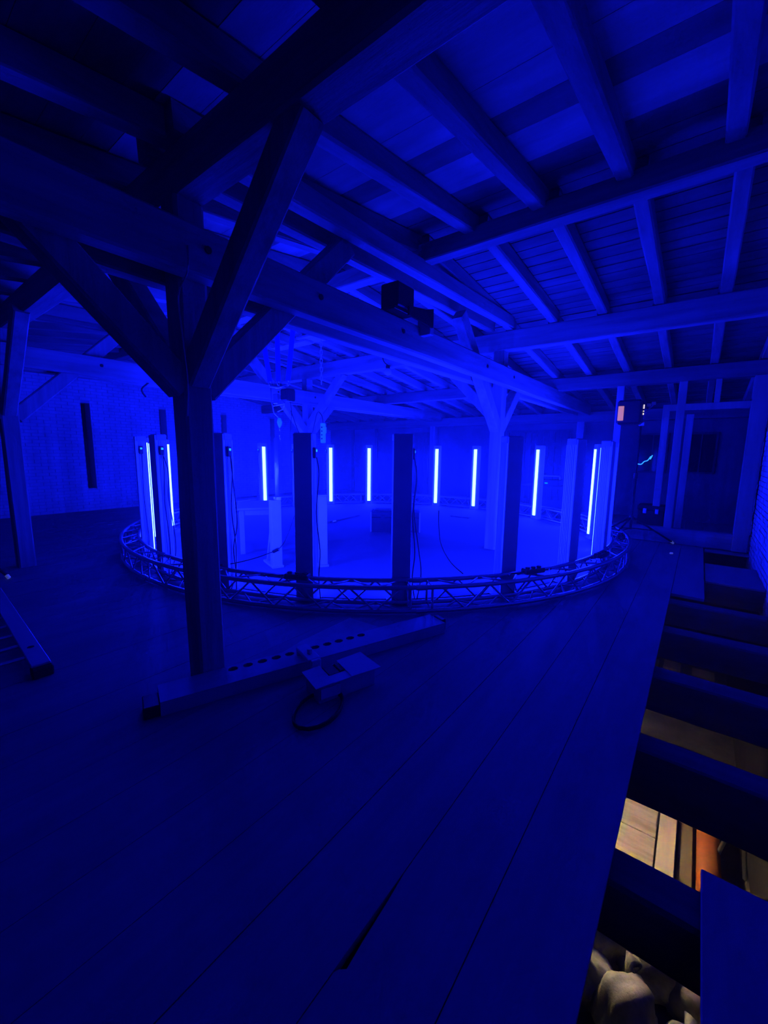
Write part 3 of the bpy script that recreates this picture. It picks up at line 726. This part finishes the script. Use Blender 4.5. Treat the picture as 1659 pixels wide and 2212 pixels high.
def blob(name, c, sx, sy, sz, seed, label):
    rnd = random.Random(seed); bm = bmesh.new(); bmesh.ops.create_icosphere(bm, subdivisions=4, radius=1)
    ph = [rnd.uniform(0, 6.28) for _ in range(6)]
    for v in bm.verts:
        d = 1+.10*math.sin(4*v.co.x+ph[0])+.09*math.sin(5*v.co.y+ph[1])+.07*math.sin(6*v.co.z+ph[2])+.05*math.sin(9*v.co.x+7*v.co.y+ph[3])+.035*math.sin(15*v.co.z-11*v.co.x+ph[4])+.025*abs(math.sin(13*v.co.y+8*v.co.z+ph[5]))
        v.co *= d; v.co = Vector((v.co.x*sx, v.co.y*sy, max(-.75, v.co.z)*sz))
    mb = MB(); bm.verts.ensure_lookup_table()
    mb.add([v.co[:] for v in bm.verts], [[v.index for v in f.verts] for f in bm.faces]); bm.free()
    o = mb.build(name, 'sack', None, c, (0, 0, rnd.uniform(0, 3)), smooth=True)
    MB().tube([(sx*.55, 0, sz*.62), (sx*.75, .02, sz*.86), (sx*.95, .0, sz*.95)], [.05, .028, .055], 8).build('tied_neck', 'sack', o, smooth=True)
    tag(o, label, 'sack', 'sacks on the floor below'); return o
blob('rubble_sack', (3.45, .30, ZL+.17), 0.291, 0.221, 0.220, 1, 'grey sack below, uppermost left beside the walkway edge')
blob('rubble_sack', (3.05, .34, ZL+.17), 0.224, 0.179, 0.220, 2, 'pale rounded sack below, at the left nearest the walkway')
blob('rubble_sack', (2.98, .02, ZL+.18), 0.246, 0.189, 0.240, 3, 'pale green sack with a tied neck below, bottom middle')
blob('rubble_sack', (3.46, -.06, ZL+.15), 0.269, 0.231, 0.200, 4, 'dark grey sack below, in the middle of the gap')
blob('rubble_sack', (2.92, -.36, ZL+.15), 0.213, 0.189, 0.200, 5, 'small pale sack below, bottom right of the gap')
blob('rubble_sack', (3.72, .12, ZL+.20), .27, .22, .30, 7, 'crumpled grey sack below, farthest back in the gap')
blob('rubble_sack', (3.40, -.46, ZL+.14), 0.246, 0.189, 0.180, 6, 'shadowy sack below, beside the covering panel')
for i, (x0, y0, y1) in enumerate(((9.3, .26, .42), (9.4, -.10, .18), (9.35, -.62, -.28))):
    t = MB().cbox(x0, x0+.35, y0, y1, ZL, ZL+.05, .005).build('far_board', 'pale_board'); tag(t, ('tiny bright board end far below, nearest the walkway', 'bright board end far below, second from the walkway', 'longest bright board end far below')[i], 'board', 'board ends far below')
lb = empty('cellar_lamp', (4.35, 1.25, -1.05)); tag(lb, 'warm pendant lamp lighting the storey below, blocked above by an added cone', 'lamp')
MB().tube([(0,0,-.05),(0,0,-.035),(0,0,0),(0,0,.04)], [.012,.04,.05,.022], 12).build('bulb', 'warm_bulb', lb, smooth=True)
MB().cyl((0,0,.04), (0,0,.09), .026, 10).build('socket', 'black_plastic', lb)
sh = MB(); n = 20
for r_, z_ in ((.17, -.05), (.11, .03), (.028, .075)): sh.v += [(r_*math.cos(2*math.pi*i/n), r_*math.sin(2*math.pi*i/n), z_) for i in range(n)]
for k in range(2): sh.f += [(k*n+i, k*n+(i+1) % n, (k+1)*n+(i+1) % n, (k+1)*n+i) for i in range(n)]
o = sh.build('added_shade', 'black_plastic', lb, smooth=True); md = o.modifiers.new('thickness', 'SOLIDIFY'); md.thickness = .004  # unseen cone added to keep the lamp's light off the joists
MB().tube([(0,0,.09),(0,0,.99)], .006, 6).build('cable', 'cable_black', lb)
